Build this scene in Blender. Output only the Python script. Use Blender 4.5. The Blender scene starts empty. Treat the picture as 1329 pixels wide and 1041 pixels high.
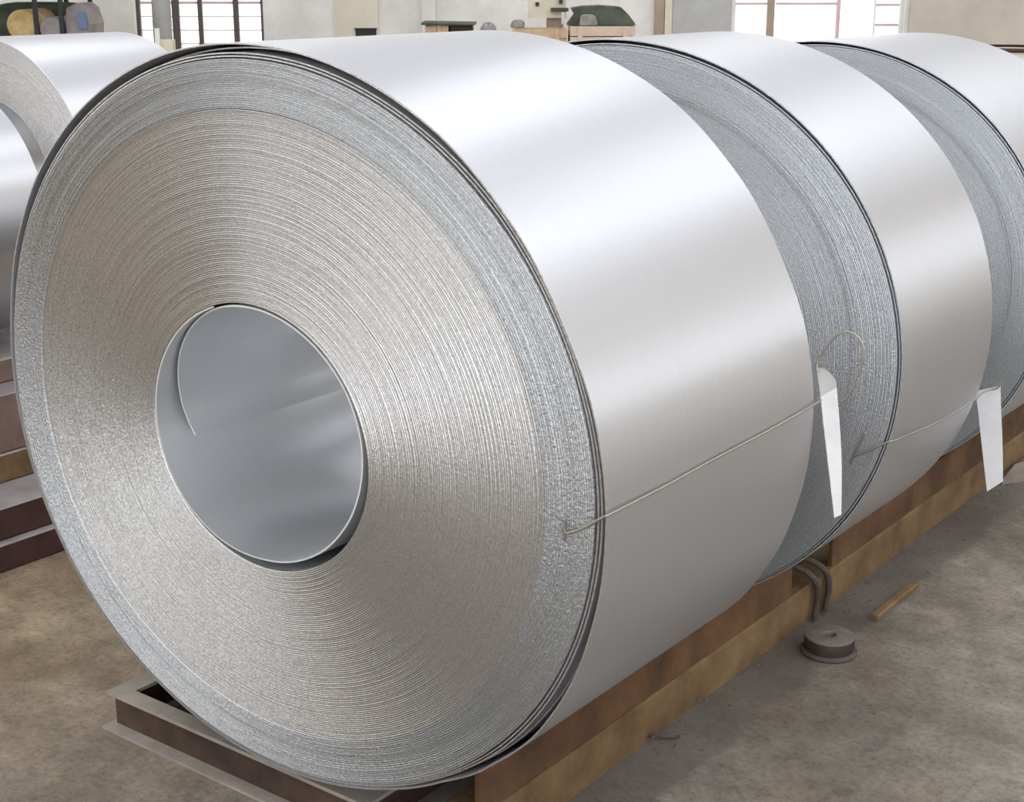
import bpy, math, random
from mathutils import Vector, Matrix

random.seed(7)
scene = bpy.context.scene
COL = scene.collection
S = 0.75                       # metres per layout unit
ZF = -1.045                    # layout height of the floor
CAM = Vector((2.5192, -2.3334, 1.0664))
YAW, PITCH, FPX = -0.6466, -0.283, 1911.7


def W(x, y, z):
    return Vector((x * S, y * S, (z - ZF) * S))


RU = Vector((math.cos(YAW), -math.sin(YAW), 0))     # building axes: along the back wall ...
RV = Vector((math.sin(YAW), math.cos(YAW), 0))      # ... and towards it
BANG = -YAW


def B(u, v, h):
    """point in building axes, h above the floor (layout units)"""
    p = CAM + RU * u + RV * v
    return Vector((p.x * S, p.y * S, h * S))


# ------------------------------------------------------------------ camera
cam_data = bpy.data.cameras.new('camera')
cam_data.sensor_fit = 'HORIZONTAL'
cam_data.sensor_width = 36.0
cam_data.lens = 36.0 * FPX / 1329.0
cam_data.clip_start = 0.05
cam_data.clip_end = 500
cam = bpy.data.objects.new('camera', cam_data)
COL.objects.link(cam)
fw = Vector((math.sin(YAW) * math.cos(PITCH), math.cos(YAW) * math.cos(PITCH), math.sin(PITCH)))
rt = Vector((math.cos(YAW), -math.sin(YAW), 0))
up = rt.cross(fw)
mat = Matrix((rt, up, -fw)).transposed().to_4x4()
mat.translation = W(*CAM)
cam.matrix_world = mat
scene.camera = cam

# ------------------------------------------------------------------ world, exposure
SKY_STRENGTH = 1.9
ROOF_LIGHT = 1.3            # clear roof sheets
ROOF_GLOW = 0.72            # fill glow added to the unseen roof between them
scene.view_settings.view_transform = 'Standard'
scene.view_settings.look = 'None'
scene.view_settings.gamma = 1.0
scene.view_settings.use_curve_mapping = False
scene.view_settings.exposure = 0.34
world = bpy.data.worlds.new('overcast')
scene.world = world
world.use_nodes = True
wn = world.node_tree
wn.nodes['Background'].inputs[0].default_value = (0.93, 0.96, 1.0, 1)
wn.nodes['Background'].inputs[1].default_value = SKY_STRENGTH


# ------------------------------------------------------------------ materials
def new_mat(name):
    m = bpy.data.materials.new(name)
    m.use_nodes = True
    return m, m.node_tree, m.node_tree.nodes['Principled BSDF']


def ramp(nt, stops):
    r = nt.nodes.new('ShaderNodeValToRGB')
    cr = r.color_ramp
    while len(cr.elements) < len(stops):
        cr.elements.new(0.5)
    for e, (p, c) in zip(cr.elements, stops):
        e.position = p
        e.color = (c[0], c[1], c[2], 1)
    return r


def noise(nt, scale, detail=4, rough=0.55, mapping=None, co='Object'):
    tc = nt.nodes.new('ShaderNodeTexCoord')
    n = nt.nodes.new('ShaderNodeTexNoise')
    n.inputs['Scale'].default_value = scale
    n.inputs['Detail'].default_value = detail
    n.inputs['Roughness'].default_value = rough
    if mapping:
        mp = nt.nodes.new('ShaderNodeMapping')
        mp.inputs['Scale'].default_value = mapping
        nt.links.new(tc.outputs[co], mp.inputs[0])
        nt.links.new(mp.outputs[0], n.inputs[0])
    else:
        nt.links.new(tc.outputs[co], n.inputs[0])
    return n


def mottled(name, c1, c2, scale=6, rough=0.8, metal=0.0, bump=0.1, bscale=None, c3=None, lo=0.3, hi=0.7, mapping=None):
    m, nt, b = new_mat(name)
    n = noise(nt, scale, 6, 0.62, mapping)
    st = [(lo, c1), (hi, c2)] if c3 is None else [(lo, c1), ((lo + hi) / 2, c3), (hi, c2)]
    r = ramp(nt, st)
    nt.links.new(n.outputs['Fac'], r.inputs[0])
    nt.links.new(r.outputs[0], b.inputs['Base Color'])
    b.inputs['Roughness'].default_value = rough
    b.inputs['Metallic'].default_value = metal
    if bump:
        n2 = noise(nt, bscale or scale * 8, 5, 0.6)
        bp = nt.nodes.new('ShaderNodeBump')
        bp.inputs['Strength'].default_value = bump
        bp.inputs['Distance'].default_value = 0.01
        nt.links.new(n2.outputs['Fac'], bp.inputs['Height'])
        nt.links.new(bp.outputs[0], b.inputs['Normal'])
    return m


def rolled_steel(name, base=(0.665, 0.675, 0.708), rough=0.36, metal=0.84, aniso=0.6):
    m, nt, b = new_mat(name)
    b.inputs['Metallic'].default_value = metal
    tg = nt.nodes.new('ShaderNodeTangent')             # rolling marks run round the coil: gloss spreads along its axis
    tg.direction_type = 'RADIAL'
    tg.axis = 'Y'
    nt.links.new(tg.outputs[0], b.inputs['Tangent'])
    b.inputs['Anisotropic'].default_value = aniso
    b.inputs['Anisotropic Rotation'].default_value = 0.25
    n = noise(nt, 3.0, 3, 0.5, (1, 60, 1))             # rolling streaks run around the coil
    r = ramp(nt, [(0.3, tuple(c * 0.97 for c in base)), (0.7, base)])
    nt.links.new(n.outputs['Fac'], r.inputs[0])
    nt.links.new(r.outputs[0], b.inputs['Base Color'])
    mr = nt.nodes.new('ShaderNodeMapRange')
    mr.inputs['To Min'].default_value = rough - 0.03
    mr.inputs['To Max'].default_value = rough + 0.04
    n2 = noise(nt, 1.2, 4, 0.6)
    nt.links.new(n2.outputs['Fac'], mr.inputs['Value'])
    nt.links.new(mr.outputs[0], b.inputs['Roughness'])
    n3 = noise(nt, 900, 2, 0.6)
    bp = nt.nodes.new('ShaderNodeBump')
    bp.inputs['Strength'].default_value = 0.035
    bp.inputs['Distance'].default_value = 0.001
    nt.links.new(n3.outputs['Fac'], bp.inputs['Height'])
    nt.links.new(bp.outputs[0], b.inputs['Normal'])
    return m


def cut_edges(name, base=(0.65, 0.632, 0.618), metal=0.86, bump=0.45):
    m, nt, b = new_mat(name)
    b.inputs['Metallic'].default_value = metal
    b.inputs['Roughness'].default_value = 0.29
    n = noise(nt, 220, 3, 0.7)
    r = ramp(nt, [(0.3, tuple(c * 0.72 for c in base)), (0.72, tuple(min(1, c * 1.22) for c in base))])
    nt.links.new(n.outputs['Fac'], r.inputs[0])
    nt.links.new(r.outputs[0], b.inputs['Base Color'])
    n3 = noise(nt, 170, 3, 0.7)
    bp = nt.nodes.new('ShaderNodeBump')
    bp.inputs['Strength'].default_value = bump
    bp.inputs['Distance'].default_value = 0.003
    nt.links.new(n3.outputs['Fac'], bp.inputs['Height'])
    nt.links.new(bp.outputs[0], b.inputs['Normal'])
    return m


def plain(name, c, rough=0.6, metal=0.0):
    return mottled(name, tuple(x * 0.9 for x in c), tuple(min(1, x * 1.08) for x in c), 9, rough, metal, 0.05)


def emit(name, c, s):
    m, nt, b = new_mat(name)
    b.inputs['Base Color'].default_value = (*c, 1)
    b.inputs['Emission Color'].default_value = (*c, 1)
    b.inputs['Emission Strength'].default_value = s
    return m


def glass_mat():
    m = bpy.data.materials.new('window_glass')
    m.use_nodes = True
    nt = m.node_tree
    nt.nodes.remove(nt.nodes['Principled BSDF'])
    t = nt.nodes.new('ShaderNodeBsdfTransparent')
    g = nt.nodes.new('ShaderNodeBsdfGlossy')
    g.inputs['Roughness'].default_value = 0.05
    mx = nt.nodes.new('ShaderNodeMixShader')
    mx.inputs[0].default_value = 0.06
    nt.links.new(t.outputs[0], mx.inputs[1])
    nt.links.new(g.outputs[0], mx.inputs[2])
    nt.links.new(mx.outputs[0], nt.nodes['Material Output'].inputs[0])
    return m


def floor_mat():
    m, nt, b = new_mat('stained_concrete')
    L = nt.links.new
    n1 = noise(nt, 1.6, 8, 0.68)
    r1 = ramp(nt, [(0.30, (0.125, 0.107, 0.087)), (0.50, (0.225, 0.200, 0.168)), (0.68, (0.33, 0.298, 0.255))])
    L(n1.outputs['Fac'], r1.inputs[0])
    # brown rust water stains
    n2 = noise(nt, 2.4, 6, 0.7)
    r2 = ramp(nt, [(0.46, (0, 0, 0)), (0.66, (1, 1, 1))])
    L(n2.outputs['Fac'], r2.inputs[0])
    mx = nt.nodes.new('ShaderNodeMixRGB')
    mx.inputs[2].default_value = (0.155, 0.108, 0.062, 1)
    mu = nt.nodes.new('ShaderNodeMath'); mu.operation = 'MULTIPLY'; mu.inputs[1].default_value = 0.55
    L(r2.outputs[0], mu.inputs[0]); L(mu.outputs[0], mx.inputs[0]); L(r1.outputs[0], mx.inputs[1])
    n6 = noise(nt, 7.5, 9, 0.7)
    r6 = ramp(nt, [(0.33, (0.55, 0.53, 0.50)), (0.5, (1.0, 1.0, 1.0)), (0.68, (1.38, 1.34, 1.27))])
    L(n6.outputs['Fac'], r6.inputs[0])
    mx6 = nt.nodes.new('ShaderNodeMixRGB'); mx6.blend_type = 'MULTIPLY'; mx6.inputs[0].default_value = 0.75
    L(mx.outputs[0], mx6.inputs[1]); L(r6.outputs[0], mx6.inputs[2])
    mx = mx6
    # fine speckle
    n3 = noise(nt, 70, 5, 0.75)
    r3 = ramp(nt, [(0.32, (0.55, 0.55, 0.55)), (0.5, (1, 1, 1)), (0.75, (1.22, 1.22, 1.22))])
    L(n3.outputs['Fac'], r3.inputs[0])
    mx2 = nt.nodes.new('ShaderNodeMixRGB'); mx2.blend_type = 'MULTIPLY'; mx2.inputs[0].default_value = 0.85
    L(mx.outputs[0], mx2.inputs[1]); L(r3.outputs[0], mx2.inputs[2])
    # oily dirt trodden in along the rail; browner concrete left of the coils
    tc = nt.nodes.new('ShaderNodeTexCoord'); sp = nt.nodes.new('ShaderNodeSeparateXYZ'); L(tc.outputs['Object'], sp.inputs[0])
    n4 = noise(nt, 5, 5, 0.65)
    ad = nt.nodes.new('ShaderNodeMath'); ad.operation = 'MULTIPLY_ADD'; ad.inputs[1].default_value = 0.16
    L(n4.outputs['Fac'], ad.inputs[0]); L(sp.outputs['X'], ad.inputs[2])
    r4 = ramp(nt, [(0.18, (0, 0, 0)), (0.34, (1, 1, 1)), (0.625, (1, 1, 1)), (0.65, (0, 0, 0))])
    L(ad.outputs[0], r4.inputs[0])
    f4 = nt.nodes.new('ShaderNodeMath'); f4.operation = 'MULTIPLY'; f4.inputs[1].default_value = 0.58; L(r4.outputs[0], f4.inputs[0])
    mx3 = nt.nodes.new('ShaderNodeMixRGB'); mx3.inputs[2].default_value = (0.105, 0.091, 0.080, 1)
    L(f4.outputs[0], mx3.inputs[0]); L(mx2.outputs[0], mx3.inputs[1])
    r5 = nt.nodes.new('ShaderNodeMapRange'); r5.inputs['From Min'].default_value = 0.2; r5.inputs['From Max'].default_value = -1.2
    L(sp.outputs['X'], r5.inputs['Value'])
    mx4 = nt.nodes.new('ShaderNodeMixRGB'); mx4.blend_type = 'MULTIPLY'; mx4.inputs[2].default_value = (1.18, 1.02, 0.78, 1)
    L(r5.outputs[0], mx4.inputs[0]); L(mx3.outputs[0], mx4.inputs[1])
    L(mx4.outputs[0], b.inputs['Base Color'])
    b.inputs['Roughness'].default_value = 0.82
    bp = nt.nodes.new('ShaderNodeBump'); bp.inputs['Strength'].default_value = 0.35; bp.inputs['Distance'].default_value = 0.006
    L(n3.outputs['Fac'], bp.inputs['Height']); L(bp.outputs[0], b.inputs['Normal'])
    return m


M = {}
M['sheet'] = rolled_steel('rolled_steel_sheet')
M['bore'] = rolled_steel('rolled_steel_bore_lit', (0.88, 0.90, 0.92), 0.35, 0.90, 0.8)  # same steel as the sheet, made paler to put light into the bore
M['edge'] = cut_edges('sheared_strip_edges')
M['edge_rim'] = cut_edges('sheared_strip_edges_outer_laps', (0.61, 0.62, 0.632), 0.90, 0.9)
M['edge_far'] = cut_edges('sheared_strip_edges_bluish', (0.70, 0.725, 0.755), 0.72, 0.8)
M['floor'] = floor_mat()
M['grime'] = mottled('oily_grime', (0.075, 0.066, 0.057), (0.19, 0.17, 0.15), 9, 0.9, 0, 0.5, 60)
M['rust'] = mottled('orange_rust', (0.048, 0.026, 0.015), (0.19, 0.098, 0.043), 7, 0.85, 0.1, 0.3, 70, (0.118, 0.058, 0.026), 0.28, 0.72)
M['rust_pale'] = mottled('dusty_rust', (0.09, 0.055, 0.028), (0.25, 0.165, 0.082), 8, 0.85, 0.1, 0.3, 70, (0.185, 0.112, 0.05), 0.28, 0.72)
M['dusty_steel'] = mottled('dusty_steel', (0.27, 0.235, 0.20), (0.42, 0.375, 0.325), 8, 0.8, 0.2, 0.15, 80)
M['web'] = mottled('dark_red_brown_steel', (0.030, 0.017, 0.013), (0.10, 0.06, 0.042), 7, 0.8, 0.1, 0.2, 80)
M['maroon'] = mottled('maroon_oxide', (0.045, 0.018, 0.016), (0.10, 0.045, 0.038), 8, 0.75, 0.1, 0.15, 60)
M['slab_brown'] = mottled('pinkish_brown_slab', (0.15, 0.095, 0.075), (0.29, 0.20, 0.165), 5, 0.8, 0.1, 0.15, 60)
M['slab_grey'] = mottled('grey_scale_slab', (0.20, 0.18, 0.175), (0.36, 0.33, 0.32), 6, 0.8, 0.1, 0.1, 60)
M['wall'] = mottled('whitewashed_plaster', (0.72, 0.695, 0.66), (0.88, 0.865, 0.835), 2.2, 0.9, 0, 0.15, 25, None, 0.34, 0.6)
M['wall_warm'] = mottled('warm_cream_plaster', (0.74, 0.64, 0.50), (0.86, 0.77, 0.64), 2.2, 0.9, 0, 0.1, 25)
M['wall_beige'] = mottled('beige_plaster', (0.66, 0.60, 0.50), (0.78, 0.725, 0.62), 3, 0.9, 0, 0.1, 25)
M['wall_tan'] = mottled('stained_tan_plaster', (0.52, 0.475, 0.40), (0.68, 0.635, 0.56), 2, 0.9, 0, 0.1, 25)
M['roof'] = emit('roof_fill_glow', (0.62, 0.64, 0.68), ROOF_GLOW)  # roof made to glow as added fill light for the steel
M['roof_light'] = emit('daylit_roof_sheet', (0.93, 0.96, 1.0), ROOF_LIGHT)
M['frame_dark'] = plain('dark_brown_window_steel', (0.11, 0.085, 0.075), 0.6)
M['frame_tan'] = plain('tan_window_timber', (0.42, 0.33, 0.25), 0.7)
M['frame_pink'] = plain('faded_pink_paint', (0.72, 0.55, 0.55), 0.7)
M['glass'] = glass_mat()
M['door'] = plain('grey_painted_door', (0.50, 0.50, 0.49), 0.55)
M['cream'] = plain('cream_paint', (0.76, 0.70, 0.56), 0.6)
M['white'] = plain('white_plastic', (0.86, 0.86, 0.83), 0.5)
M['crate'] = mottled('pale_pine', (0.52, 0.36, 0.22), (0.68, 0.52, 0.36), 6, 0.75, 0, 0.1, 40, None, 0.3, 0.7, (1, 6, 6))
M['crate_pink'] = mottled('pinkish_pine', (0.62, 0.47, 0.36), (0.76, 0.62, 0.50), 6, 0.75, 0, 0.1, 40, None, 0.3, 0.7, (1, 6, 6))
M['green'] = mottled('dark_green_canvas', (0.035, 0.05, 0.035), (0.12, 0.14, 0.105), 7, 0.85, 0, 0.3, 30)
M['lump'] = mottled('grey_scrap', (0.18, 0.17, 0.165), (0.42, 0.40, 0.38), 12, 0.7, 0.2, 0.3, 50)
M['pipe'] = plain('glare_grey_pipe', (0.46, 0.46, 0.45), 0.6)  # window glare put into the pale grey
M['black'] = plain('black_paint_and_shade', (0.02, 0.02, 0.022), 0.6)
M['yellow'] = mottled('yellow_wrap', (0.40, 0.24, 0.06), (0.70, 0.55, 0.30), 9, 0.7, 0, 0.2, 40)
M['greyroll'] = mottled('mauve_grey_wrap', (0.28, 0.25, 0.25), (0.46, 0.42, 0.41), 9, 0.8, 0, 0.2, 40)
M['blue'] = plain('faded_blue_plastic', (0.13, 0.19, 0.33), 0.5)
M['navy'] = plain('navy_paint', (0.03, 0.035, 0.10), 0.5)
M['brownrim'] = plain('brown_rubber', (0.07, 0.035, 0.03), 0.6)
M['wire'] = plain('steel_wire', (0.42, 0.38, 0.32), 0.45, 0.8)
M['paper'] = plain('white_paper', (0.84, 0.84, 0.85), 0.8)
M['paper_back'] = plain('grey_paper_back', (0.55, 0.56, 0.53), 0.8)
M['bright_lip'] = rolled_steel('bright_cut_lip', (0.90, 0.90, 0.90), 0.5, 0.6, 0.0)
M['ink'] = plain('dark_ink', (0.12, 0.12, 0.14), 0.7)
M['cable'] = mottled('greasy_wire_rope', (0.05, 0.04, 0.035), (0.14, 0.11, 0.09), 30, 0.7, 0.3, 0.3, 200)
M['spool_top'] = mottled('worn_grey_casting', (0.15, 0.13, 0.115), (0.25, 0.225, 0.20), 14, 0.75, 0.2, 0.2, 90)
M['spool_base'] = mottled('grimy_casting', (0.05, 0.043, 0.037), (0.13, 0.115, 0.10), 12, 0.8, 0.1, 0.2, 90)
M['spool_side'] = mottled('dark_maroon_casting', (0.028, 0.017, 0.014), (0.07, 0.045, 0.038), 12, 0.7, 0.2, 0.2, 90)


# ------------------------------------------------------------------ mesh helpers
class MB:
    def __init__(self):
        self.v, self.f, self.fm = [], [], []

    def face(self, pts, mi=0):
        n = len(self.v)
        self.v += [tuple(p) for p in pts]
        self.f.append(tuple(range(n, n + len(pts))))
        self.fm.append(mi)

    def hexa(self, p, mi=0):
        """8 points: bottom ring 0-3, top ring 4-7 (ccw from above)"""
        n = len(self.v)
        self.v += [tuple(q) for q in p]
        for q in ((3, 2, 1, 0), (4, 5, 6, 7), (0, 1, 5, 4), (1, 2, 6, 5), (2, 3, 7, 6), (3, 0, 4, 7)):
            self.f.append(tuple(n + i for i in q))
            self.fm.append(mi)

    def box(self, fn, a0, a1, b0, b1, c0, c1, mi=0):
        self.hexa([fn(a0, b0, c0), fn(a1, b0, c0), fn(a1, b1, c0), fn(a0, b1, c0),
                   fn(a0, b0, c1), fn(a1, b0, c1), fn(a1, b1, c1), fn(a0, b1, c1)], mi)

    def prism(self, fn, prof, y0, y1, mi=0):
        """profile of (x, z) swept in y"""
        n = len(self.v)
        k = len(prof)
        self.v += [tuple(fn(x, y0, z)) for x, z in prof] + [tuple(fn(x, y1, z)) for x, z in prof]
        for i in range(k):
            j = (i + 1) % k
            self.f.append((n + i, n + j, n + k + j, n + k + i)); self.fm.append(mi)
        self.f.append(tuple(n + i for i in reversed(range(k)))); self.fm.append(mi)
        self.f.append(tuple(n + k + i for i in range(k))); self.fm.append(mi)

    def grid(self, rows, closed_u=False, mi=0):
        n = len(self.v)
        w = len(rows[0])
        for r in rows:
            self.v += [tuple(p) for p in r]
        for i in range(len(rows) - 1):
            for j in range(w if closed_u else w - 1):
                j2 = (j + 1) % w
                self.f.append((n + i * w + j, n + i * w + j2, n + (i + 1) * w + j2, n + (i + 1) * w + j))
                self.fm.append(mi)

    def tube(self, pts, r, k=8, mi=0, cap=True):
        pts = [Vector(p) for p in pts]
        rows = []
        prev = None
        for i, p in enumerate(pts):
            t = (pts[min(i + 1, len(pts) - 1)] - pts[max(i - 1, 0)]).normalized()
            a = t.orthogonal().normalized() if prev is None else (prev - t * prev.dot(t)).normalized()
            prev = a
            b = t.cross(a)
            rows.append([p + (a * math.cos(q) + b * math.sin(q)) * r for q in [2 * math.pi * j / k for j in range(k)]])
        n = len(self.v)
        self.grid(rows, True, mi)
        if cap:
            self.f.append(tuple(n + j for j in reversed(range(k)))); self.fm.append(mi)
            m = n + (len(rows) - 1) * k
            self.f.append(tuple(m + j for j in range(k))); self.fm.append(mi)

    def lathe(self, c, prof, k=32, axis='z', mi=0, fn=None):
        """prof: (r, h) list turned about a vertical axis through c (world)"""
        rows = []
        for r, h in prof:
            rows.append([(c[0] + r * math.cos(2 * math.pi * j / k), c[1] + r * math.sin(2 * math.pi * j / k), c[2] + h) for j in range(k)])
        self.grid(rows, True, mi)

    def build(self, name, mats, parent=None, smooth=False, origin=None, auto=None):
        if not isinstance(mats, (list, tuple)):
            mats = [mats]
        me = bpy.data.meshes.new(name)
        o = bpy.data.objects.new(name, me)
        org = Vector((0, 0, 0))
        if parent is not None:
            org = parent.matrix_world.translation if parent.get('org') is None else Vector(parent['org'])
        elif origin is not None:
            org = Vector(origin)
        me.from_pydata([tuple(Vector(p) - org) for p in self.v], [], self.f)
        for m in mats:
            me.materials.append(m)
        if len(mats) > 1:
            me.polygons.foreach_set('material_index', self.fm)
        if smooth:
            me.polygons.foreach_set('use_smooth', [True] * len(me.polygons))
            if auto:
                me.set_sharp_from_angle(angle=math.radians(auto))
        me.update()
        COL.objects.link(o)
        if parent is not None:
            o.parent = parent
        elif origin is not None:
            o.location = org
        o['org'] = tuple(org)
        return o


ORGS = []


def tag(o, label, cat, group=None):
    o['label'] = label
    o['category'] = cat
    if group:
        o['group'] = group
    return o


def thing(name, label, cat, loc, group=None):
    o = bpy.data.objects.new(name, None)
    o.empty_display_size = 0.1
    COL.objects.link(o)
    o.location = loc
    o['org'] = tuple(loc)
    return tag(o, label, cat, group)


def struct(o):
    o['kind'] = 'structure'
    return o


def spline(ctrl, n=12):
    """Catmull-Rom through control points"""
    c = [Vector(p) for p in ctrl]
    c = [c[0] * 2 - c[1]] + c + [c[-1] * 2 - c[-2]]
    out = []
    for i in range(1, len(c) - 2):
        p0, p1, p2, p3 = c[i - 1:i + 3]
        for j in range(n):
            t = j / n
            out.append(0.5 * ((2 * p1) + (p2 - p0) * t + (2 * p0 - 5 * p1 + 4 * p2 - p3) * t * t + (3 * p1 - p0 - 3 * p2 + p3) * t ** 3))
    out.append(c[-2])
    return out


def table(tab):
    """periodic smooth lookup of (degrees, value)"""
    tab = sorted(tab)

    def f(deg):
        d = deg % 360
        ext = [(tab[-1][0] - 360, tab[-1][1])] + tab + [(tab[0][0] + 360, tab[0][1])]
        for (a, va), (b, vb) in zip(ext, ext[1:]):
            if a <= d <= b:
                t = (d - a) / max(b - a, 1e-6)
                t = t * t * (3 - 2 * t)
                return va + (vb - va) * t
        return tab[0][1]
    return f


# ================================================================== SETTING
UL, UR, VB, VF, HC = -10.0, 11.5, 14.8, -12.0, 6.4

mb = MB()
mb.face([B(UL - 6, VF - 6, 0), B(UR + 1, VF - 6, 0), B(UR + 1, VB + 1, 0), B(UL - 6, VB + 1, 0)])
floor = struct(mb.build('floor', M['floor']))


def wall_with_holes(name, u0, u1, h1, holes, fn, mat, t=0.22):
    """holes: (u0,u1,h0,h1); a solid wall slab with real openings; fn(u, depth, h)"""
    mb = MB()
    us = sorted({u0, u1} | {h[0] for h in holes} | {h[1] for h in holes})
    for a, b in zip(us, us[1:]):
        hs = [h for h in holes if h[0] <= a + 1e-6 and h[1] >= b - 1e-6]
        lo = 0.0
        for h in sorted(hs, key=lambda q: q[2]):
            if h[2] > lo + 1e-6:
                mb.box(fn, a, b, 0, t, lo, h[2])
            lo = h[3]
        if lo < h1:
            mb.box(fn, a, b, 0, t, lo, h1)
    return struct(mb.build(name, mat))


def back(u, d, h):
    return B(u, VB + d, h)


WIN_H0, WIN_H1 = 1.12, 3.6
wall_back = wall_with_holes('wall_back', UL, UR, HC, [(-3.67, -2.42, WIN_H0, WIN_H1), (2.15, 3.82, WIN_H0, WIN_H1),
                                                   (-8.2, -5.9, WIN_H0, WIN_H1), (6.4, 9.4, WIN_H0, WIN_H1)], back, M['wall'])
# right wall with a tall window band: it is what the flanks of the coils mirror
def right(u, d, h):
    return B(UR + d, u, h)


holes_r = [(-11, -8.2, 1.7, 4.3), (-7.2, -4.6, 1.7, 4.3), (-3.5, -0.6, 1.7, 4.3), (0.9, 3.9, 1.7, 4.3), (5.2, 8.2, 1.7, 4.3), (9.6, 12.8, 1.7, 4.3)]
wall_right = wall_with_holes('wall_right', VF, VB, HC, holes_r, right, M['wall_warm'])


def left(u, d, h):
    return B(UL - d, u, h)


wall_left = wall_with_holes('wall_left', VF + 5, VB, HC, [(-4, -1, 1.7, 4.3), (2, 5, 1.7, 4.3), (8, 11, 1.7, 4.3)], left, M['wall'])

# unseen roof with an added fill glow, translucent sheets let into it
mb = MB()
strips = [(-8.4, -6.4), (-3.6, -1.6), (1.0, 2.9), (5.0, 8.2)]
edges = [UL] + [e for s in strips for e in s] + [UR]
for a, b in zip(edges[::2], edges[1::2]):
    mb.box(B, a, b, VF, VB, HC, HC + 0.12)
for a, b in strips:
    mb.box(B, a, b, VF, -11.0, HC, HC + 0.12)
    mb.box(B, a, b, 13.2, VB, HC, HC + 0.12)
ceiling_fill_glow = struct(mb.build('ceiling_fill_glow', M['roof']))
for i, (a, b) in enumerate(strips):
    mb = MB()
    mb.box(B, a, b, -11.0, 13.2, HC + 0.03, HC + 0.09)
    struct(mb.build('window_%d' % (i + 10), M['roof_light']))


def window(n, u0, u1, h0, h1, fn, mulls, munts, fmat, d=0.10, mat_v=None):
    """frame ring, bars and a pane per light"""
    root = bpy.data.objects.new('window_%d' % n, None)
    COL.objects.link(root)
    root.location = fn((u0 + u1) / 2, d, h0)
    root['org'] = tuple(root.location)
    struct(root)
    mb = MB()
    w = 0.035
    mb.box(fn, u0, u0 + w, d - 0.03, d + 0.03, h0, h1)
    mb.box(fn, u1 - w, u1, d - 0.03, d + 0.03, h0, h1)
    mb.box(fn, u0 + w, u1 - w, d - 0.03, d + 0.03, h0, h0 + w)
    mb.box(fn, u0 + w, u1 - w, d - 0.03, d + 0.03, h1 - w, h1)
    mb.build('frame', fmat, root)
    for u, hw, m in mulls:
        mb = MB()
        mb.box(fn, u - hw, u + hw, d - 0.022, d + 0.022, h0 + w, h1 - w)
        mb.build('mullion', m, root)
    for a, b, h, hw, m in munts:
        mb = MB()
        mb.box(fn, a, b, d - 0.012, d + 0.012, h - hw, h + hw)
        mb.build('muntin', m, root)
    us = [u0 + w] + [m[0] for m in mulls] + [u1 - w]
    for a, b in zip(us, us[1:]):
        mb = MB()
        mb.box(fn, a + 0.004, b - 0.004, d + 0.002, d + 0.006, h0 + w, h1 - w)
        mb.build('pane', M['glass'], root)
    return root


D_, T_, P_ = M['frame_dark'], M['frame_tan'], M['frame_pink']
u_ml = [(-3.29, 0.035, D_), (-3.05, 0.022, D_), (-2.70, 0.026, D_)]
mts = []
for a, b in ((-3.63, -3.31), (-3.25, -3.07), (-3.03, -2.73), (-2.67, -2.46)):
    for h, hw in ((1.83, 0.013), (1.70, 0.007), (1.57, 0.007), (1.44, 0.007), (2.2, 0.012), (2.6, 0.012), (3.0, 0.012)):
        mts.append((a, b, h, hw, P_ if h in (1.83,) else M['white']))
window(1, -3.67, -2.42, WIN_H0, WIN_H1, back, u_ml, mts, D_)
mts = []
for a, b in ((2.19, 2.50), (2.58, 3.17)):
    for h in (1.82, 2.3, 2.8, 3.2):
        mts.append((a, b, h, 0.013, P_))
for h in (1.81, 1.62, 2.1, 2.5, 2.9):
    mts.append((3.56, 3.78, h, 0.013, P_))
window(2, 2.15, 3.82, WIN_H0, WIN_H1, back, [(2.53, 0.036, T_), (3.19, 0.018, P_), (3.545, 0.010, M['white'])], mts, M['white'])
window(3, -8.2, -5.9, WIN_H0, WIN_H1, back, [(-7.4, 0.03, D_), (-6.7, 0.03, D_)], [], D_)
window(4, 6.4, 9.4, WIN_H0, WIN_H1, back, [(7.4, 0.03, D_), (8.4, 0.03, D_)], [], D_)
for i, h in enumerate(holes_r):
    window(5 + i, *h, right, [(h[0] + 1.0, 0.03, D_), (h[0] + 2.0, 0.03, D_)], [], D_)

# plaster pilaster with a dark slot, paler bay and tan bay on the back wall
mb = MB()
mb.box(back, -1.72, -1.30, -0.05, 0.0, 0, HC)
trim = struct(mb.build('trim_1', M['wall_beige']))
mb = MB()
mb.box(back, -1.52, -1.32, -0.06, -0.05, 1.50, 1.585)
mb.box(back, -1.53, -1.31, -0.070, -0.05, 1.585, 1.595)
tag(mb.build('wall_slot', [M['black']]), 'small black slot fitting low on the beige wall strip', 'fitting')
mb = MB()
mb.box(back, 3.86, UR, -0.03, 0.0, 0, HC)
struct(mb.build('trim_2', M['wall_tan']))
mb = MB()
mb.box(back, -0.87, -0.74, -0.10, 0.0, 0, HC)
struct(mb.build('trim_3', M['wall']))

# grey door leaf between the pale wall and the right window
root = bpy.data.objects.new('door_1', None)
COL.objects.link(root); root.location = back(1.84, 0, 0); root['org'] = tuple(root.location); struct(root)
mb = MB(); mb.box(back, 1.555, 2.13, -0.05, -0.004, 0.02, 3.1); mb.build('door_leaf', M['door'], root)
mb = MB(); mb.box(back, 1.48, 1.55, -0.07, -0.002, 0, 3.2); mb.build('door_jamb', M['cream'], root)
mb = MB(); mb.box(back, 1.385, 1.475, -0.06, -0.002, 0, 3.2); mb.build('door_post', M['frame_tan'], root)

# ================================================================== COILS
def ell(x, z, r, th, ze):
    return x + r * math.cos(th), z + r * math.sin(th) * ze


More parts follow.
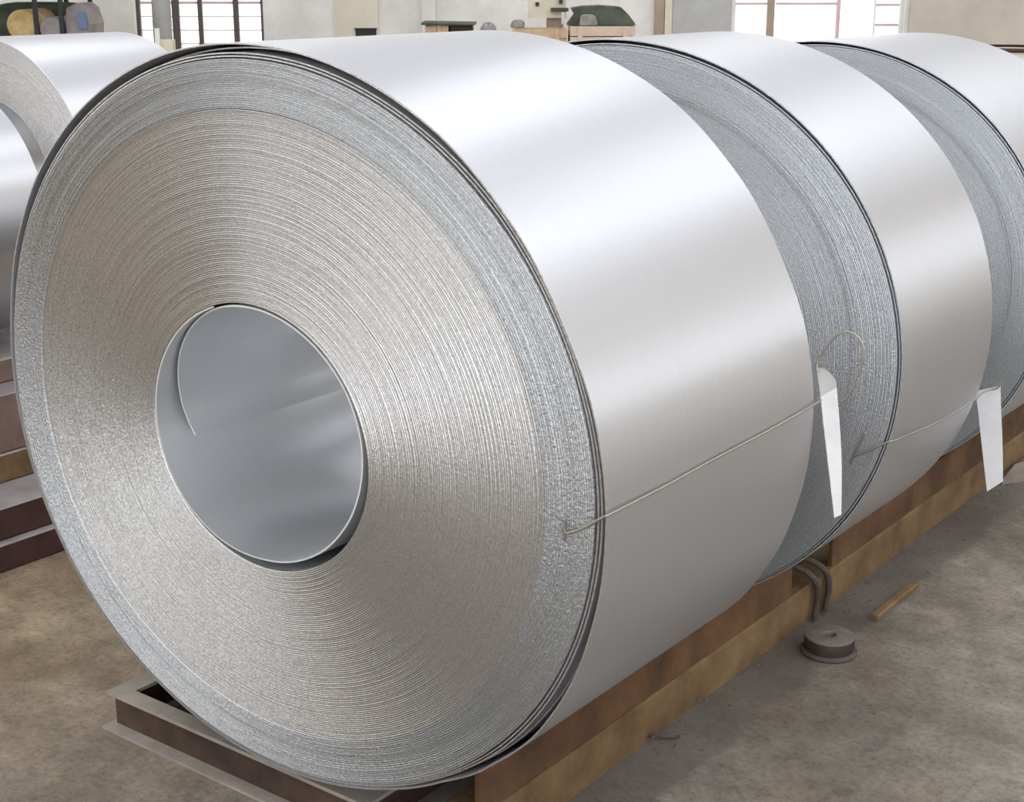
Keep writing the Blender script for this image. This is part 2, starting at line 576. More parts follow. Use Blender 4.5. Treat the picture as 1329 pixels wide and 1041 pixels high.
def make_coil(name, label, x, z, R, y0, y1, hx, hz, hr, laps, seg, ze=0.911, hze=0.9, rb=0.968, r2=None, ro=None,
              edge='edge', seed=1, group=None, steps=(), amp=0.0022, rim=False):
    """A coil of strip on its side.  rb body radius (share of R); r2 / ro radius tables of the two loose outer wraps."""
    rnd = random.Random(seed)
    base = W(x, (y0 + y1) / 2, z - R * ze)
    root = thing(name, label, 'steel coil', base, group)
    rbody = rb * R
    TH = [2 * math.pi * j / seg for j in range(seg)]
    cs = [(math.cos(t), math.sin(t)) for t in TH]

    def ring(r, y, wob=None):
        t = min(1, max(0, (r - hr) / (0.8 * R - hr)))
        cx, cz, e = x + hx * (1 - t), z + hz * (1 - t), hze + (ze - hze) * t
        if wob is None:
            return [W(cx + r * c, y, cz + r * s * e) for c, s in cs]
        return [W(cx + r * c, y + wob(th), cz + r * s * e) for (c, s), th in zip(cs, TH)]

    # --- wound body: sheared strip edges on both faces, sheet outside, sheet inside the bore
    mb = MB()
    pitch = (rbody - hr) / laps
    rows = []
    for i in range(laps):
        r0 = hr + i * pitch
        rel = (r0 + pitch / 2) / R
        off = 0.0
        for s, h in steps:
            off += h * min(1, max(0, (rel - s) / 0.022 + 0.5))
        off += rnd.uniform(-1, 1) * amp * (0.35 if rel < 0.84 else 0.8)
        a1, a2 = rnd.uniform(0, 6.28), rnd.uniform(0, 6.28)
        k1, k2 = rnd.choice((1, 2, 3)), rnd.choice((3, 4, 5, 7))
        am = amp * 0.5

        def wob(th, off=off, a1=a1, a2=a2, k1=k1, k2=k2, am=am):
            return off + am * math.sin(k1 * th + a1) + am * 0.5 * math.sin(k2 * th + a2)
        deep = lambda th, w=wob: w(th) + pitch * 0.85
        rows.append(ring(r0, y0 + 0.004, deep))
        rows.append(ring(r0 + pitch * 0.38, y0, wob))
        rows.append(ring(r0 + pitch * 0.80, y0 + 0.0006, wob))
    rows.append(ring(rbody, y0 + 0.004))
    cut = 3 * int((0.848 * R - hr) / pitch)
    mb.grid(rows[:cut + 1], True, 0)
    mb.grid(rows[cut:], True, 3)
    mb.grid([ring(rbody, y0 + 0.004), ring(rbody, (y0 + y1) / 2), ring(rbody, y1)], True, 1)
    rows = [ring(rbody - 0.0001, y1)]
    n = max(6, laps // 4)
    for i in range(n):
        r0 = rbody - (rbody - hr) * i / n
        rows.append(ring(r0 - 0.2 * (rbody - hr) / n, y1))
        rows.append(ring(r0 - 0.95 * (rbody - hr) / n, y1 - 0.003))
    rows.append(ring(hr, y1))
    mb.grid(rows, True, 0)
    mb.grid([ring(hr, y1), ring(hr, (y0 + y1) / 2), ring(hr, y0 + 0.008)], True, 2)
    mb.build('wound_strip', [M[edge], M['sheet'], M['bore'], M['edge_rim'] if rim else M[edge]], root, smooth=True)

    # --- loose outer wraps
    def wrap(nm, rf, ya, yb, th=0.0042, mats=None):
        mb = MB()
        n = seg
        ang = [360.0 * j / n for j in range(n)]
        ro_ = [rf(a) * R for a in ang]

        def rg(k, y):
            return [W(x + (r + k) * c, y, z + (r + k) * s * ze) for r, (c, s) in zip(ro_, cs)]
        mb.grid([rg(0, ya + 0.0008), rg(0, (ya + yb) / 2), rg(0, yb)], True, 1)
        mb.grid([rg(-0.0004, ya), rg(-th, ya)], True, 0)
        mb.grid([rg(0, ya + 0.0008), rg(-0.0004, ya)], True, 0)
        mb.grid([rg(-th, ya), rg(-th, (ya + yb) / 2), rg(-th, yb)], True, 1)
        mb.grid([rg(-th, yb), rg(0, yb)], True, 0)
        return mb.build(nm, [M[edge], M['sheet']], root, smooth=True)
    for k, rf in enumerate(r2 or ()):
        wrap('inner_wrap', rf, y0 + (0.003, 0.004, 0.045)[k], y1 + 0.001)
    if ro:
        wrap('outer_wrap', ro, y0 - 0.004, y1 + 0.004)
    return root


r2_1 = [table([(0, a), (25, a2), (45, a), (62, b), (90, b), (115, b), (150, b), (180, c), (240, c), (280, c), (303, c + .0005), (320, b), (345, b)])
        for a, a2, b, c in ((.9765, .9745, .9755, .9728), (.985, .9805, .983, .9776))]
ro_1 = table([(0, 1.000), (12, 0.997), (26, .990), (40, .996), (57, 1.005), (75, 1.006), (97, 1.006), (122, 1.004), (141, 1.003), (155, .997), (172, .986),
              (190, .984), (215, .984), (240, .983), (264, .983), (290, .983), (303, .987), (313, 1.0), (325, 1.011), (335, 1.010), (347, 1.004)])
gap_1 = table([(0, 1), (285, 1), (298, 0), (338, 0), (352, 1)])
r2_1.append(lambda a: max(r2_1[1](a) + 0.0050, (min(ro_1(a) - 0.0080, 0.9945) - .98) * gap_1(a) + .98))
coil1 = make_coil('steel_coil', 'largest nearest steel coil with open bore facing the camera', 0, 0, 1.0, 0, 0.922,
                  -.0224, -.017, .369, 112, 360, r2=r2_1, ro=ro_1, seed=3, rim=True,
                  steps=((0.52, -0.003), (0.845, -0.004), (0.895, 0.008), (0.917, -0.008)))

# inner end of the strip: last turn standing free inside the bore
core_tab = [(-250, .3687, 0.006), (-200, .3675, 0.004), (-166, .3660, 0.002), (-140, .3642, 0.001), (-115, .357, -0.001), (-88, .345, -0.002), (-60, .343, -0.002), (-35, .344, -0.002), (-15, .350, -0.002),
            (10, .361, -0.002), (30, .365, -0.001), (99, .3645, 0.002), (113, .362, 0.014), (134, .358, 0.030), (150, .354, 0.042), (165, .349, 0.057), (180, .339, 0.070), (194, .323, 0.082)]
mb = MB()
outer_r, inner_r, of, inf = [], [], [], []
NP = 200
for i in range(NP + 1):
    d = -250 + (194 + 250) * i / NP
    for (a, ra, ya), (b, rb_, yb) in zip(core_tab, core_tab[1:]):
        if a <= d <= b + 1e-6:
            t = (d - a) / (b - a)
            r = ra + (rb_ - ra) * t
            yy = ya + (yb - ya) * t
            break
    th = math.radians(d)
    c, s = math.cos(th), math.sin(th)
    q = lambda rr, y: W(-.0224 + rr * c, y, -.017 + rr * s * 0.9)
    outer_r.append([q(r, yy), q(r, 0.5), q(r, 0.9)])
    inner_r.append([q(r - .0048, yy), q(r - .0048, 0.5), q(r - .0048, 0.9)])
mb.grid(outer_r, mi=1)
mb.grid([list(reversed(r)) for r in inner_r], mi=1)
mb.grid([[a[0], b[0]] for a, b in zip(outer_r, inner_r)], mi=0)
mb.grid([[a[2], b[2]] for a, b in zip(outer_r, inner_r)], mi=0)
mb.grid([outer_r[-1], inner_r[-1]], mi=0)
core = mb.build('core_wrap', [M['bright_lip'], M['bore']], coil1, smooth=True, auto=50)
core['label'] = 'free inner end of the strip curling inside the bore'

r2_b = [table([(0, .986), (90, .985), (180, .983), (270, .983)])]
ro_b = table([(0, .996), (60, 1.0), (100, 1.0), (180, .990), (240, .989), (285, .989), (310, .991), (335, .995)])
coil2 = make_coil('steel_coil', 'middle steel coil of the row, behind the nearest coil', .0222, -.0208, .985, 1.481, 2.177,
                  -.02, -.015, .372, 112, 260, r2=r2_b, ro=ro_b, seed=5, edge='edge_far',
                  rb=.978, amp=0.0013, steps=((0.60, -0.004), (0.845, -0.007), (0.90, 0.004)))
coil3 = make_coil('steel_coil', 'farthest steel coil of the row, cut by the right photo edge', .0074, -.0469, .951, 2.930, 3.913,
                  -.02, -.015, .372, 100, 220, r2=r2_b, ro=ro_b, seed=8, edge='edge_far',
                  rb=.978, amp=0.0013, steps=((0.60, -0.004), (0.845, -0.007), (0.90, 0.004)))
flat = table([(0, .985), (120, .985), (240, .985)])
coil4 = make_coil('steel_coil', 'smaller steel coil at upper left on the rusty slab stack, its pale end face showing', -2.94, .226, .655, 1.30, 2.0,
                  0, 0, .375, 46, 160, rb=0.985, seed=9, amp=0.001, edge='edge')
coil5 = make_coil('steel_coil', 'steel coil at the left photo edge in front of the other left coil', -2.88, .144, .565, 0.25, 1.10,
                  0, 0, .330, 36, 160, rb=0.99, seed=10, amp=0.001, edge='edge')

# ================================================================== tie wires and paper tags
wr = 0.0032
p = [W(.900, -.010, -.055), W(.902, -.014, -.006), W(.903, -.013, -.030), W(.910, -.014, -.036), W(.955, -.015, -.012), W(.996, -.014, .018),
     W(1.0085, .004, .025), W(1.007, .209, .024), W(1.0065, .405, .028), W(1.0065, .697, .031), W(1.0065, .925, .039), W(1.007, .946, .045)]
mb = MB(); mb.tube(spline(p, 8), wr * S, 6)
mb.build('tie_wire', M['wire'], coil1, smooth=True)
p = [W(.9995, .934, .118), W(.992, .950, .137), W(1.012, .955, .178), W(1.040, .955, .214), W(1.069, .955, .224), W(1.095, .955, .212), W(1.109, .955, .186), W(1.108, .955, .150),
     W(1.094, .955, .105), W(1.075, .955, .062), W(1.052, .957, .034)]
mb = MB(); mb.tube(spline(p, 8), wr * 0.8 * S, 6)
mb.build('tie_wire', M['wire'], coil1, smooth=True)
p = [W(.872, 1.466, -.292), W(.892, 1.466, -.240), W(.912, 1.470, -.190)]
mb = MB(); mb.tube(spline(p, 6), wr * S, 6)
mb.build('tie_wire', M['wire'], coil2, smooth=True)
p = [W(.882, 1.464, -.268), W(.93, 1.462, -.240), W(.980, 1.466, -.206), W(.9915, 1.49, -.205), W(.990, 1.6, -.215), W(.989, 1.77, -.229), W(.988, 1.98, -.236),
     W(.988, 2.12, -.233), W(.985, 2.19, -.228), W(.995, 2.235, -.224), W(1.018, 2.242, -.216), W(1.030, 2.245, -.196)]
mb = MB(); mb.tube(spline(p, 8), wr * S, 6)
mb.build('tie_wire', M['wire'], coil2, smooth=True)


def sheet(name, rows, mats, label, th=0.0012):
    """thin sheet with thickness from a grid of world points"""
    mb = MB()
    nrm = ((rows[0][1] - rows[0][0]).cross(rows[1][0] - rows[0][0])).normalized() * th
    back_ = [[q - nrm for q in r] for r in rows]
    mb.grid([list(reversed(r)) for r in rows], mi=0)
    mb.grid(back_, mi=1)
    mb.grid([[a[0], b[0]] for a, b in zip(rows, back_)], mi=0)
    mb.grid([[b[-1], a[-1]] for a, b in zip(rows, back_)], mi=0)
    mb.grid([rows[0], back_[0]], mi=0)
    mb.grid([back_[-1], rows[-1]], mi=0)
    return tag(mb.build(name, mats, None, smooth=True, origin=rows[0][0], auto=40), label, 'paper tag')


def lerp_rows(L, R_, n=4, m=5):
    """resample left / right edge control points into a grid"""
    Ls, Rs = spline(L, n), spline(R_, n)
    return [[a.lerp(b, k / m) for k in range(m + 1)] for a, b in zip(Ls, Rs)]


L = [W(1.0625, 0.9520, -0.2593), W(1.0431, 0.9520, -0.1560), W(1.0207, 0.9520, -0.0382), W(1.0056, 0.9500, 0.0501)]
R_ = [W(1.0705, 0.9750, -0.2560), W(1.0592, 0.9850, -0.1412), W(1.0461, 0.9900, -0.0429), W(1.0314, 0.9850, 0.0706)]
sheet('paper_tag', lerp_rows(L, R_), [M['paper'], M['paper_back']], 'narrow white paper tag hanging from the wire of the nearest coil').name = 'paper_tag'
L = [W(1.0056, 0.9500, 0.0501), W(0.9986, 0.9520, 0.0785), W(0.9915, 0.9550, 0.1025), W(0.9869, 0.9580, 0.1190)]
R_ = [W(1.0314, 0.9850, 0.0706), W(1.0282, 0.9800, 0.0912), W(1.0172, 0.9700, 0.1095), W(1.0014, 0.9620, 0.1225)]
curl = bpy.data.objects['paper_tag']
rows = lerp_rows(L, R_, 6)
mb = MB()
mb.grid(rows, mi=0)
fold = mb.build('folded_end', [M['paper_back']], curl, smooth=True)
fold['label'] = 'grey curled back of the tag'

L = [W(1.015, 2.25, -.571), W(.984, 2.25, -.42), W(.960, 2.25, -.30), W(.947, 2.25, -.240)]
R_ = [W(1.060, 2.262, -.529), W(1.046, 2.262, -.40), W(1.030, 2.262, -.28), W(1.022, 2.262, -.212)]
sheet('paper_tag', lerp_rows(L, R_), [M['paper'], M['paper_back']], 'wider white paper tag hanging from the wire of the middle coil')

# ================================================================== cradle rails and frame under the row
def rail(name, label, sx, parts, m_up='rust', m_lo='rust_pale'):
    root = thing(name, label, 'rail', W(sx * .50, 2.0, ZF))
    fn = lambda x, y, z: W(sx * x, y, z)
    mb = MB()
    zb = ZF if sx > 0 else ZF + .0065
    mb.prism(fn, [(.44, zb), (.555, zb), (.557, -.917), (.550, -.912), (.44, -.912)], .148, 4.3)
    mb.build('lower_beam', M[m_lo], root)
    for a, b in parts:
        mb = MB()
        mb.prism(fn, [(.533, -.912), (.547, -.912), (.545, -.776), (.535, -.781), (.462, -.822), (.462, -.832), (.533, -.793)], a, b)
        mb.build('upper_beam', M[m_up], root)
    return root


rail('cradle_rail', 'rust orange steel rail under the right side of the coil row', 1, ((.148, 1.812), (2.118, 4.3)))
rail('cradle_rail', 'dark brown steel rail under the left side of the coil row', -1, ((.30, 1.812), (2.118, 4.3)), 'web', 'web')  # darker than its twin: shade under the coil put into the colour

FX0, FX1, FY0, FY1, FT = -.743, .272, .040, 3.0, -.930
root = thing('skid_frame', 'low dusty grey steel skid frame on the floor under the nearest coil', 'frame', W(-.2, .05, ZF))


def channel(fn, a0, a1, name):
    """channel beam: top flange, recessed web, bottom flange; fn(a along, b across from outside, z)"""
    mb = MB()
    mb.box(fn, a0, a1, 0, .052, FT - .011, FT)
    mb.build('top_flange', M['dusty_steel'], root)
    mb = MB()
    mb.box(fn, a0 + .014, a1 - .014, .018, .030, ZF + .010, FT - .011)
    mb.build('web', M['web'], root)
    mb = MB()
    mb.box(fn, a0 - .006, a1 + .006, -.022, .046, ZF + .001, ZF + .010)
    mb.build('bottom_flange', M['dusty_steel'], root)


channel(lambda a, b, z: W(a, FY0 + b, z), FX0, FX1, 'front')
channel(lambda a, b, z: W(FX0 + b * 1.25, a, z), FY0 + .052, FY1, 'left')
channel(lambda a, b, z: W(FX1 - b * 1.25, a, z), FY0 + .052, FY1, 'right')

mb = MB()  # black sheet laid in as the deep shade under the coil
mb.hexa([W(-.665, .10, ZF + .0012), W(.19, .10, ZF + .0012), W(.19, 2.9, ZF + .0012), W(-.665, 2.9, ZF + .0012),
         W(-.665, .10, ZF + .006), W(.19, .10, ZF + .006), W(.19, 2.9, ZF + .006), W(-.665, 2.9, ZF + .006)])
tag(mb.build('shade_sheet', M['black'], None, origin=W(-.2, 1.5, ZF)), 'black sheet standing in for deep shade on the floor inside the skid frame', 'shade sheet')

# wire ropes hanging over the lower beam in the gap
for i, (yy, lab) in enumerate(((1.900, 'dark wire rope hung over the rail in its gap, left one of two'), (1.985, 'dark wire rope hung over the rail in its gap, right one of two'))):
    mb = MB()
    p = [W(.43, yy - .02, -.862), W(.49, yy, -.848), W(.540, yy + .02, -.862), W(.572, yy + .045, -.905), W(.575, yy + .055, -.97), W(.574, yy + .04, -1.035)]
    mb.tube(spline(p, 8), 0.0085, 8)
    tag(mb.build('wire_rope', M['cable'], None, smooth=True, origin=p[-1]), lab, 'rope', 'wire ropes on the rail')

# ================================================================== slab stack under the left coils
prev = -4.2
for (x1, z0, z1, mname, lab) in (
        (-1.985, ZF, -.939, 'maroon', 'dark maroon steel slab lying on the floor, bottom of the left stack'),
        (-2.018, -.937, -.814, 'maroon', 'dark maroon steel slab with pale top ledge, second from the floor in the left stack'),
        (-2.253, -.812, -.700, 'rust_pale', 'orange brown steel slab set back in the middle of the left stack'),
        (-2.258, -.698, -.470, 'slab_brown', 'thick pinkish brown steel slab, second from the top of the left stack'),
        (-2.395, -.468, -.374, 'slab_brown', 'thin brown steel slab, topmost of the left stack')):
    mb = MB()
    fn = W
    mb.prism(fn, [(-3.7, z0), (x1 - .004, z0), (x1, z0 + .006), (x1, z1 - .006), (x1 - .006, z1), (-3.7, z1)], -1.2, 2.9)
    o = mb.build('steel_slab', [M[mname], M['slab_grey']], None, origin=W(x1 - .7, 0.8, z0))
    for pl in o.data.polygons:
        if abs(pl.normal.z) > 0.6 and pl.center.z > 0.04:
            pl.material_index = 1
    tag(o, lab, 'slab', 'rusty slabs under the left coils')

# ================================================================== things on the floor at right
c = W(.715, 1.758, ZF)
root = thing('cast_spool', 'round grey metal spool with a centre hole on the floor beside the rail', 'spool', c)
mb = MB()
mb.lathe(c + Vector((0, 0, .001)), [(.018, 0), (.065, 0), (.068, .003), (.068, .007), (.064, .010), (.018, .010), (.018, 0)], 48)
mb.lathe(c + Vector((0, 0, .001)), [(0, .008), (.018, .008)], 48, mi=1)  # black disc puts deep shade into the centre hole
mb.build('base_flange', [M['spool_base'], M['black']], root, smooth=True, auto=40)
mb = MB()
mb.lathe(c + Vector((0, 0, .011)), [(.058, 0), (.060, .008), (.060, .030), (.0575, .033)], 48)
mb.build('drum', M['spool_side'], root, smooth=True, auto=50)
mb = MB()
mb.lathe(c + Vector((0, 0, .044)), [(.0155, -.034), (.0155, .001), (.017, .003), (.056, .003), (.0595, .001), (.0595, -.004), (.057, -.005)], 48)
mb.build('top_plate', M['spool_top'], root, smooth=True, auto=40)

mb = MB()
mb.prism(lambda x, y, z: W(x, y, ZF + z), [(.716, .001), (.746, .001), (.746, .016), (.741, .020), (.721, .020), (.716, .016)], 2.07, 2.43)
tag(mb.build('rusty_bar', M['rust_pale'], None, origin=W(.73, 2.25, ZF)), 'short rusty orange bar lying on the floor beyond the spool', 'bar')

mb = MB()
p = [W(.545, .90, ZF + .006), W(.565, .925, ZF + .020), W(.585, .95, ZF + .008), W(.62, .985, ZF + .006)]
mb.tube(spline(p, 5), 0.0035, 6)
mb.tube([W(.560, .918, ZF + .012), W(.575, .900, ZF + .028)], 0.003, 6)
tag(mb.build('wire_scrap', M['cable'], None, origin=W(.58, .93, ZF)), 'small dark twisted wire scrap on the floor against the rail', 'scrap')

# plate lying on the floor at the right edge
mb = MB()
mb.hexa([W(.60, 3.70, ZF + .001), W(1.1, 4.45, ZF + .001), W(.85, 4.75, ZF + .001), W(.57, 3.95, ZF + .001),
         W(.60, 3.70, ZF + .022), W(1.1, 4.45, ZF + .022), W(.85, 4.75, ZF + .022), W(.57, 3.95, ZF + .022)])
tag(mb.build('floor_plate', M['dusty_steel'], None, origin=W(.7, 4.1, ZF)), 'flat dusty steel plate on the floor at the right edge', 'plate')

# grit and grime swept against the rail
mb = MB()
rnd = random.Random(4)
for i in range(420):
    y = rnd.uniform(.2, 4.2)
    x = .56 + abs(rnd.gauss(0, .085)) + .006
    if (x - .715) ** 2 + (y - 1.758) ** 2 < .0125:
        continue
    s = rnd.uniform(.0015, .0048) * (1.7 if rnd.random() < .06 else 1)
    a = rnd.uniform(0, 6.28)
    c0 = W(x, y, ZF) + Vector((0, 0, .0006))
    pts = [c0 + Vector((math.cos(a + k * 2.1) * s * rnd.uniform(.6, 1.3), math.sin(a + k * 2.1) * s * rnd.uniform(.6, 1.3), 0)) for k in range(3)]
    top = c0 + Vector((0, 0, s * .8))
    n = len(mb.v)
    mb.v += [tuple(q) for q in pts + [top]]
    mb.f += [(n, n + 1, n + 3), (n + 1, n + 2, n + 3), (n + 2, n, n + 3)]
    mb.fm += [0, 0, 0]
o = tag(mb.build('floor_grit', M['grime']), 'dark grit and chips scattered on the floor along the rail', 'grit')
o['kind'] = 'stuff'

# ================================================================== background against the back wall
def bx(u0, u1, v0, v1, h0, h1, mb):
    mb.box(B, u0, u1, v0, v1, h0, h1)


def crate(label, u0, u1, v0, v1, h0, h1, m, group=None, n=3):
    root = thing('wooden_crate', label, 'crate', B((u0 + u1) / 2, (v0 + v1) / 2, h0), group)
    t = .025
    hh = (h1 - h0) / n
    for k in range(n):
        a, b = h0 + k * hh + .004, h0 + (k + 1) * hh - .004
        for (p0, p1, q0, q1) in ((u0, u1, v0, v0 + t), (u0, u1, v1 - t, v1), (u0, u0 + t, v0 + t, v1 - t), (u1 - t, u1, v0 + t, v1 - t)):
            mb = MB(); bx(p0, p1, q0, q1, a, b, mb)
            mb.build('board', M[m], root)
    mb = MB(); bx(u0 + t, u1 - t, v0 + t, v1 - t, h0 + .004, h0 + .03, mb)
    mb.build('bottom_board', M[m], root)
    for uu in (u0 + .06, u1 - .10):
        mb = MB(); bx(uu, uu + .04, v0 - .012, v0 - .001, h0 + .002, h1 - .002, mb)
        mb.build('batten', M[m], root)
    return root


def bench(label, u0, u1, v0, v1, h):
    root = thing('work_bench', label, 'bench', B((u0 + u1) / 2, (v0 + v1) / 2, 0))
    mb = MB(); bx(u0, u1, v0, v1, h - .05, h, mb); mb.build('bench_top', M['frame_tan'], root)
    for uu in (u0 + .03, u1 - .09):
        for vv in (v0 + .03, v1 - .09):
            mb = MB(); bx(uu, uu + .06, vv, vv + .06, 0, h - .05, mb); mb.build('leg', M['frame_tan'], root)
    return root


def blob(name, c, rx, ry, rz, m, label, cat, seed, jag=.12, flat=.35, group=None):
    """irregular rounded heap standing on c (world base point), radii in layout units along building axes"""
    rnd = random.Random(seed)
    ph = [rnd.uniform(0, 6.28) for _ in range(6)]
    rows = []
    nv, nu = 14, 24
    for i in range(nv + 1):
        a = math.pi / 2 * (1 - i / nv) if True else 0
        row = []
        for j in range(nu):
            b = 2 * math.pi * j / nu
            k = 1 + jag * (math.sin(2 * b + ph[0]) * .5 + math.sin(3 * b + ph[1] + 2 * a) * .5 + .5 * math.sin(5 * b + ph[2] + 4 * a))
            ca, sa = math.cos(a) ** flat if a < math.pi / 2 - 1e-4 else 0.0, math.sin(a)
            d = RU * (rx * k * ca * math.cos(b)) + RV * (ry * k * ca * math.sin(b))
            row.append(Vector(c) + Vector((d.x * S, d.y * S, rz * S * sa * (1 + jag * .4 * math.sin(3 * b + ph[3])))))
        rows.append(row)
    mb = MB()
    mb.grid(rows, True)
    n = len(mb.v)
    mb.f.append(tuple(n - nu + j for j in range(nu))); mb.fm.append(0)
    return tag(mb.build(name, M[m], None, smooth=True, origin=c), label, cat, group)


# table and crates seen over the nearest coil
bench('pale work bench under the crates against the back wall', -.78, 1.15, 12.3, 13.35, 1.44)
crate('pale wooden crate left on the bench, partly behind the nearest coil', -.71, -.52, 12.4, 12.9, 1.442, 1.70, 'crate')
mb = MB(); mb.hexa([B(-.74, 12.36, 1.702), B(-.30, 12.36, 1.702), B(-.30, 12.95, 1.702), B(-.74, 12.95, 1.702),
                    B(-.74, 12.36, 1.720), B(-.30, 12.36, 1.712), B(-.30, 12.95, 1.712), B(-.74, 12.95, 1.720)])
tag(mb.build('dark_board', M['green'], None, origin=B(-.5, 12.6, 1.702)), 'dark green board laid across the left crate', 'board')
mb = MB(); bx(-.505, -.325, 12.45, 12.85, 1.442, 1.70, mb)
tag(mb.build('dark_box', M['brownrim'], None, origin=B(-.41, 12.6, 1.442)), 'dark brown box under the green board', 'box')
crate('yellowish wooden crate between the grey lumps and the green heap', 0.0, .447, 12.4, 12.85, 1.442, 1.670, 'crate')
blob('scrap_lump', B(-.19, 12.42, 1.442), .075, .07, .27, 'lump', 'grey lump of scrap standing left of the yellowish crate', 'scrap', 3)
blob('scrap_lump', B(.05, 12.7, 1.672), .06, .06, .06, 'lump', 'small grey lump of scrap on the yellowish crate', 'scrap', 5)
crate('pinkish pine crate under the dark green heap', .475, 1.005, 12.35, 12.9, 1.442, 1.697, 'crate_pink')
# tarpaulin wedge on the crate: steep right slope, flat top
mb = MB()
prof = [(.45, 1.699), (1.015, 1.699), (.99, 1.735), (.95, 1.785), (.89, 1.840), (.72, 1.852), (.57, 1.845), (.48, 1.83), (.51, 1.78)]
n0 = len(prof)
mb.v += [tuple(B(u, 12.42, h)) for u, h in prof] + [tuple(B(u + .01, 12.86, h)) for u, h in prof]
for i in range(n0):
    j = (i + 1) % n0
    mb.f.append((i, j, n0 + j, n0 + i)); mb.fm.append(0)
mb.f.append(tuple(reversed(range(n0)))); mb.fm.append(0)
mb.f.append(tuple(range(n0, 2 * n0))); mb.fm.append(0)
tag(mb.build('folded_tarpaulin', M['green'], None, origin=B(.72, 12.6, 1.699)), 'dark green folded tarpaulin heaped on the pinkish crate', 'tarpaulin')
blob('scrap_lump', B(.62, 12.385, 1.6985), .07, .02, .085, 'lump', 'grey lump tucked under the front of the dark green tarpaulin', 'scrap', 8)
# cream machine head left of the tarpaulin
root = thing('bench_machine', 'cream painted bench machine left of the dark green tarpaulin', 'machine', B(.32, 12.9, 1.44))
mb = MB(); bx(.30, .44, 13.02, 13.25, 1.442, 1.74, mb); mb.build('column', M['frame_tan'], root)
mb = MB(); bx(.14, .46, 12.98, 13.28, 1.74, 2.02, mb); mb.build('head', M['cream'], root)
mb = MB(); bx(.40, .43, 12.93, 12.98, 1.86, 1.98, mb); mb.build('lever', M['brownrim'], root)
mb = MB(); bx(.20, .23, 12.965, 12.98, 1.84, 1.87, mb); mb.build('knob', M['black'], root)
mb = MB(); bx(.33, .48, 12.93, 12.98, 1.795, 1.825, mb); mb.build('guard', M['green'], root)
mb = MB(); bx(.42, .45, 12.93, 12.98, 1.69, 1.79, mb); mb.build('spindle', M['white'], root)

# rack with rolls at the upper left
root = thing('storage_rack', 'dark steel storage rack at the upper left against the back wall', 'rack', B(-3.6, 13.2, 0))
for uu in (-5.2, -3.949, -3.737):
    mb = MB(); bx(uu - .017, uu + .017, 12.60, 12.635, 0, 3.2, mb); mb.build('post', M['black'], root)
    mb = MB(); bx(uu - .017, uu + .017, 13.5, 13.535, 0, 3.2, mb); mb.build('post', M['black'], root)
for h in (1.555, 2.15):
    mb = MB(); bx(-5.3, -3.50, 12.64, 13.49, h - .03, h, mb); mb.build('shelf', M['frame_dark'], root)


def roll(label, u, v, h, r, ln, m, cat='roll'):
    """roll lying along v on a shelf"""
    mb = MB()
    k = 28
    rows = []
    for rr, vv in ((r * .3, v + .012), (r * .55, v + .004), (r * .92, v), (r, v + .02), (r, v + ln - .02), (r * .92, v + ln), (r * .3, v + ln)):
        rows.append([B(u + rr * math.cos(2 * math.pi * j / k), vv, h + r + rr * math.sin(2 * math.pi * j / k)) for j in range(k)])
    mb.grid(rows, True)
    n = len(mb.v)
    mb.f.append(tuple(range(k))); mb.fm.append(0)
    mb.f.append(tuple(n - k + j for j in range(k))); mb.fm.append(0)
    return tag(mb.build('wrapped_roll', M[m], None, smooth=True, origin=B(u, v, h), auto=50), label, cat)


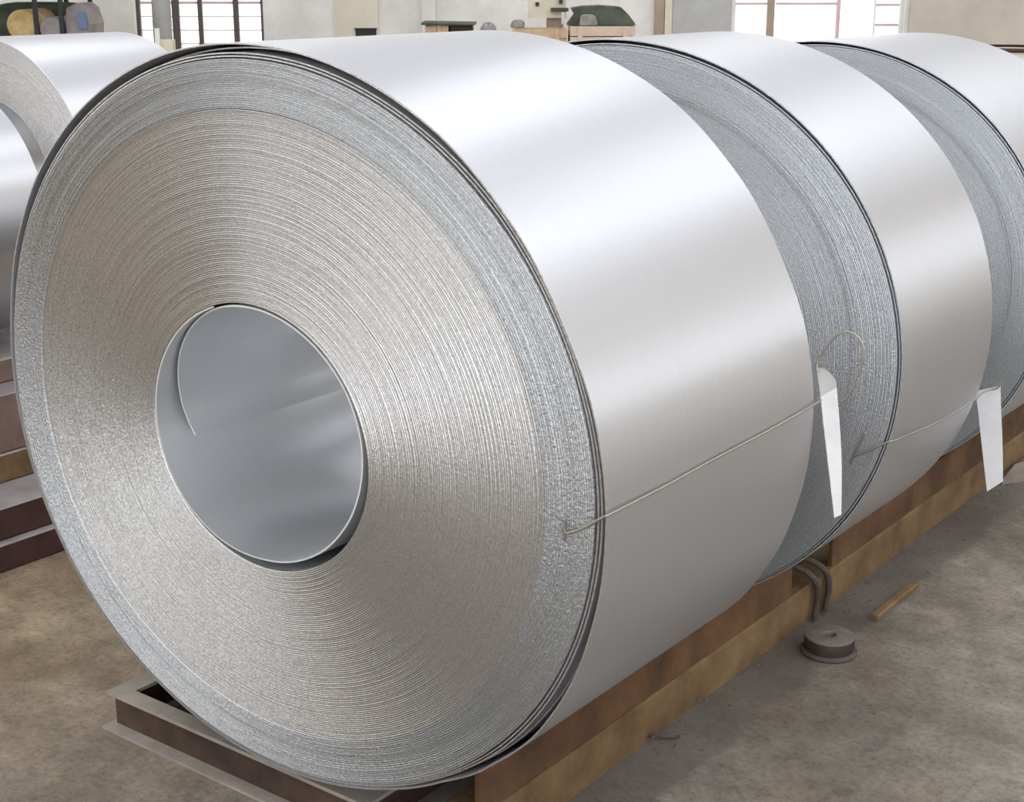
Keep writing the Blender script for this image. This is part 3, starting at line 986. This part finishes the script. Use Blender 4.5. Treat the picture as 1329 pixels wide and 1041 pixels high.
roll('yellow brown wrapped roll on the rack shelf at the upper left', -4.105, 12.72, 1.557, .130, .6, 'yellow')
roll('smaller mauve grey wrapped roll right of the yellow roll', -3.862, 12.72, 1.557, .100, .6, 'greyroll')
blob('canvas_heap', B(-4.15, 13.40, 1.557), .55, .055, .30, 'green', 'dark green canvas heap behind the rolls on the rack', 'canvas', 12, .08)
mb = MB()
prof = [(-3.715, 1.557), (-3.53, 1.557), (-3.515, 1.70), (-3.55, 1.83), (-3.61, 1.872), (-3.70, 1.83), (-3.715, 1.76)]
n0 = len(prof)
mb.v += [tuple(B(u, 12.66, h)) for u, h in prof] + [tuple(B(u, 13.1, h)) for u, h in prof]
for i in range(n0):
    j = (i + 1) % n0
    mb.f.append((i, j, n0 + j, n0 + i)); mb.fm.append(0)
mb.f.append(tuple(reversed(range(n0)))); mb.fm.append(0)
mb.f.append(tuple(range(n0, 2 * n0))); mb.fm.append(0)
root = thing('grey_sack', 'pale grey sack with a blue panel at the right end of the rack', 'sack', B(-3.62, 12.8, 1.557))
mb.build('sack_body', M['slab_grey'], root)
mb = MB(); bx(-3.612, -3.538, 12.645, 12.657, 1.66, 1.80, mb); mb.build('blue_panel', M['blue'], root)

# grey pipe before the left window, cream bollard beside it
mb = MB(); mb.tube([B(-3.13, 13.6, 0), B(-3.13, 13.6, 2.2), B(-3.13, 13.6, 4.0)], .085 * S, 16)
tag(mb.build('drain_pipe', M['pipe'], None, smooth=True, origin=B(-3.13, 13.6, 0)), 'blurred grey vertical pipe in front of the left window', 'pipe')
root = thing('cream_bracket', 'cream bracket post rising beside the left window behind the left coil', 'post', B(-2.62, 12.0, 0))
mb = MB(); bx(-2.80, -2.69, 12.0, 12.1, 0, 1.60, mb); mb.build('post_body', M['cream'], root)
mb = MB(); bx(-2.82, -2.785, 11.97, 11.995, 1.50, 1.69, mb); mb.build('upright', M['white'], root)

# drum at the right edge
c = B(4.02, 12.2, 0)
root = thing('steel_drum', 'cream drum with dark brown rim at the upper right edge', 'drum', c)
mb = MB(); mb.lathe(c, [(.0, .004), (.24, .004), (.24, 1.13), (.235, 1.14), (0, 1.14)], 40); mb.build('drum_body', M['cream'], root, smooth=True, auto=40)
for hh, mm in ((1.13, 'brownrim'), (1.04, 'navy')):
    mb = MB(); mb.lathe(c, [(.241, hh), (.252, hh + .004), (.252, hh + .022), (.241, hh + .026)], 40); mb.build('rim', M[mm], root, smooth=True)
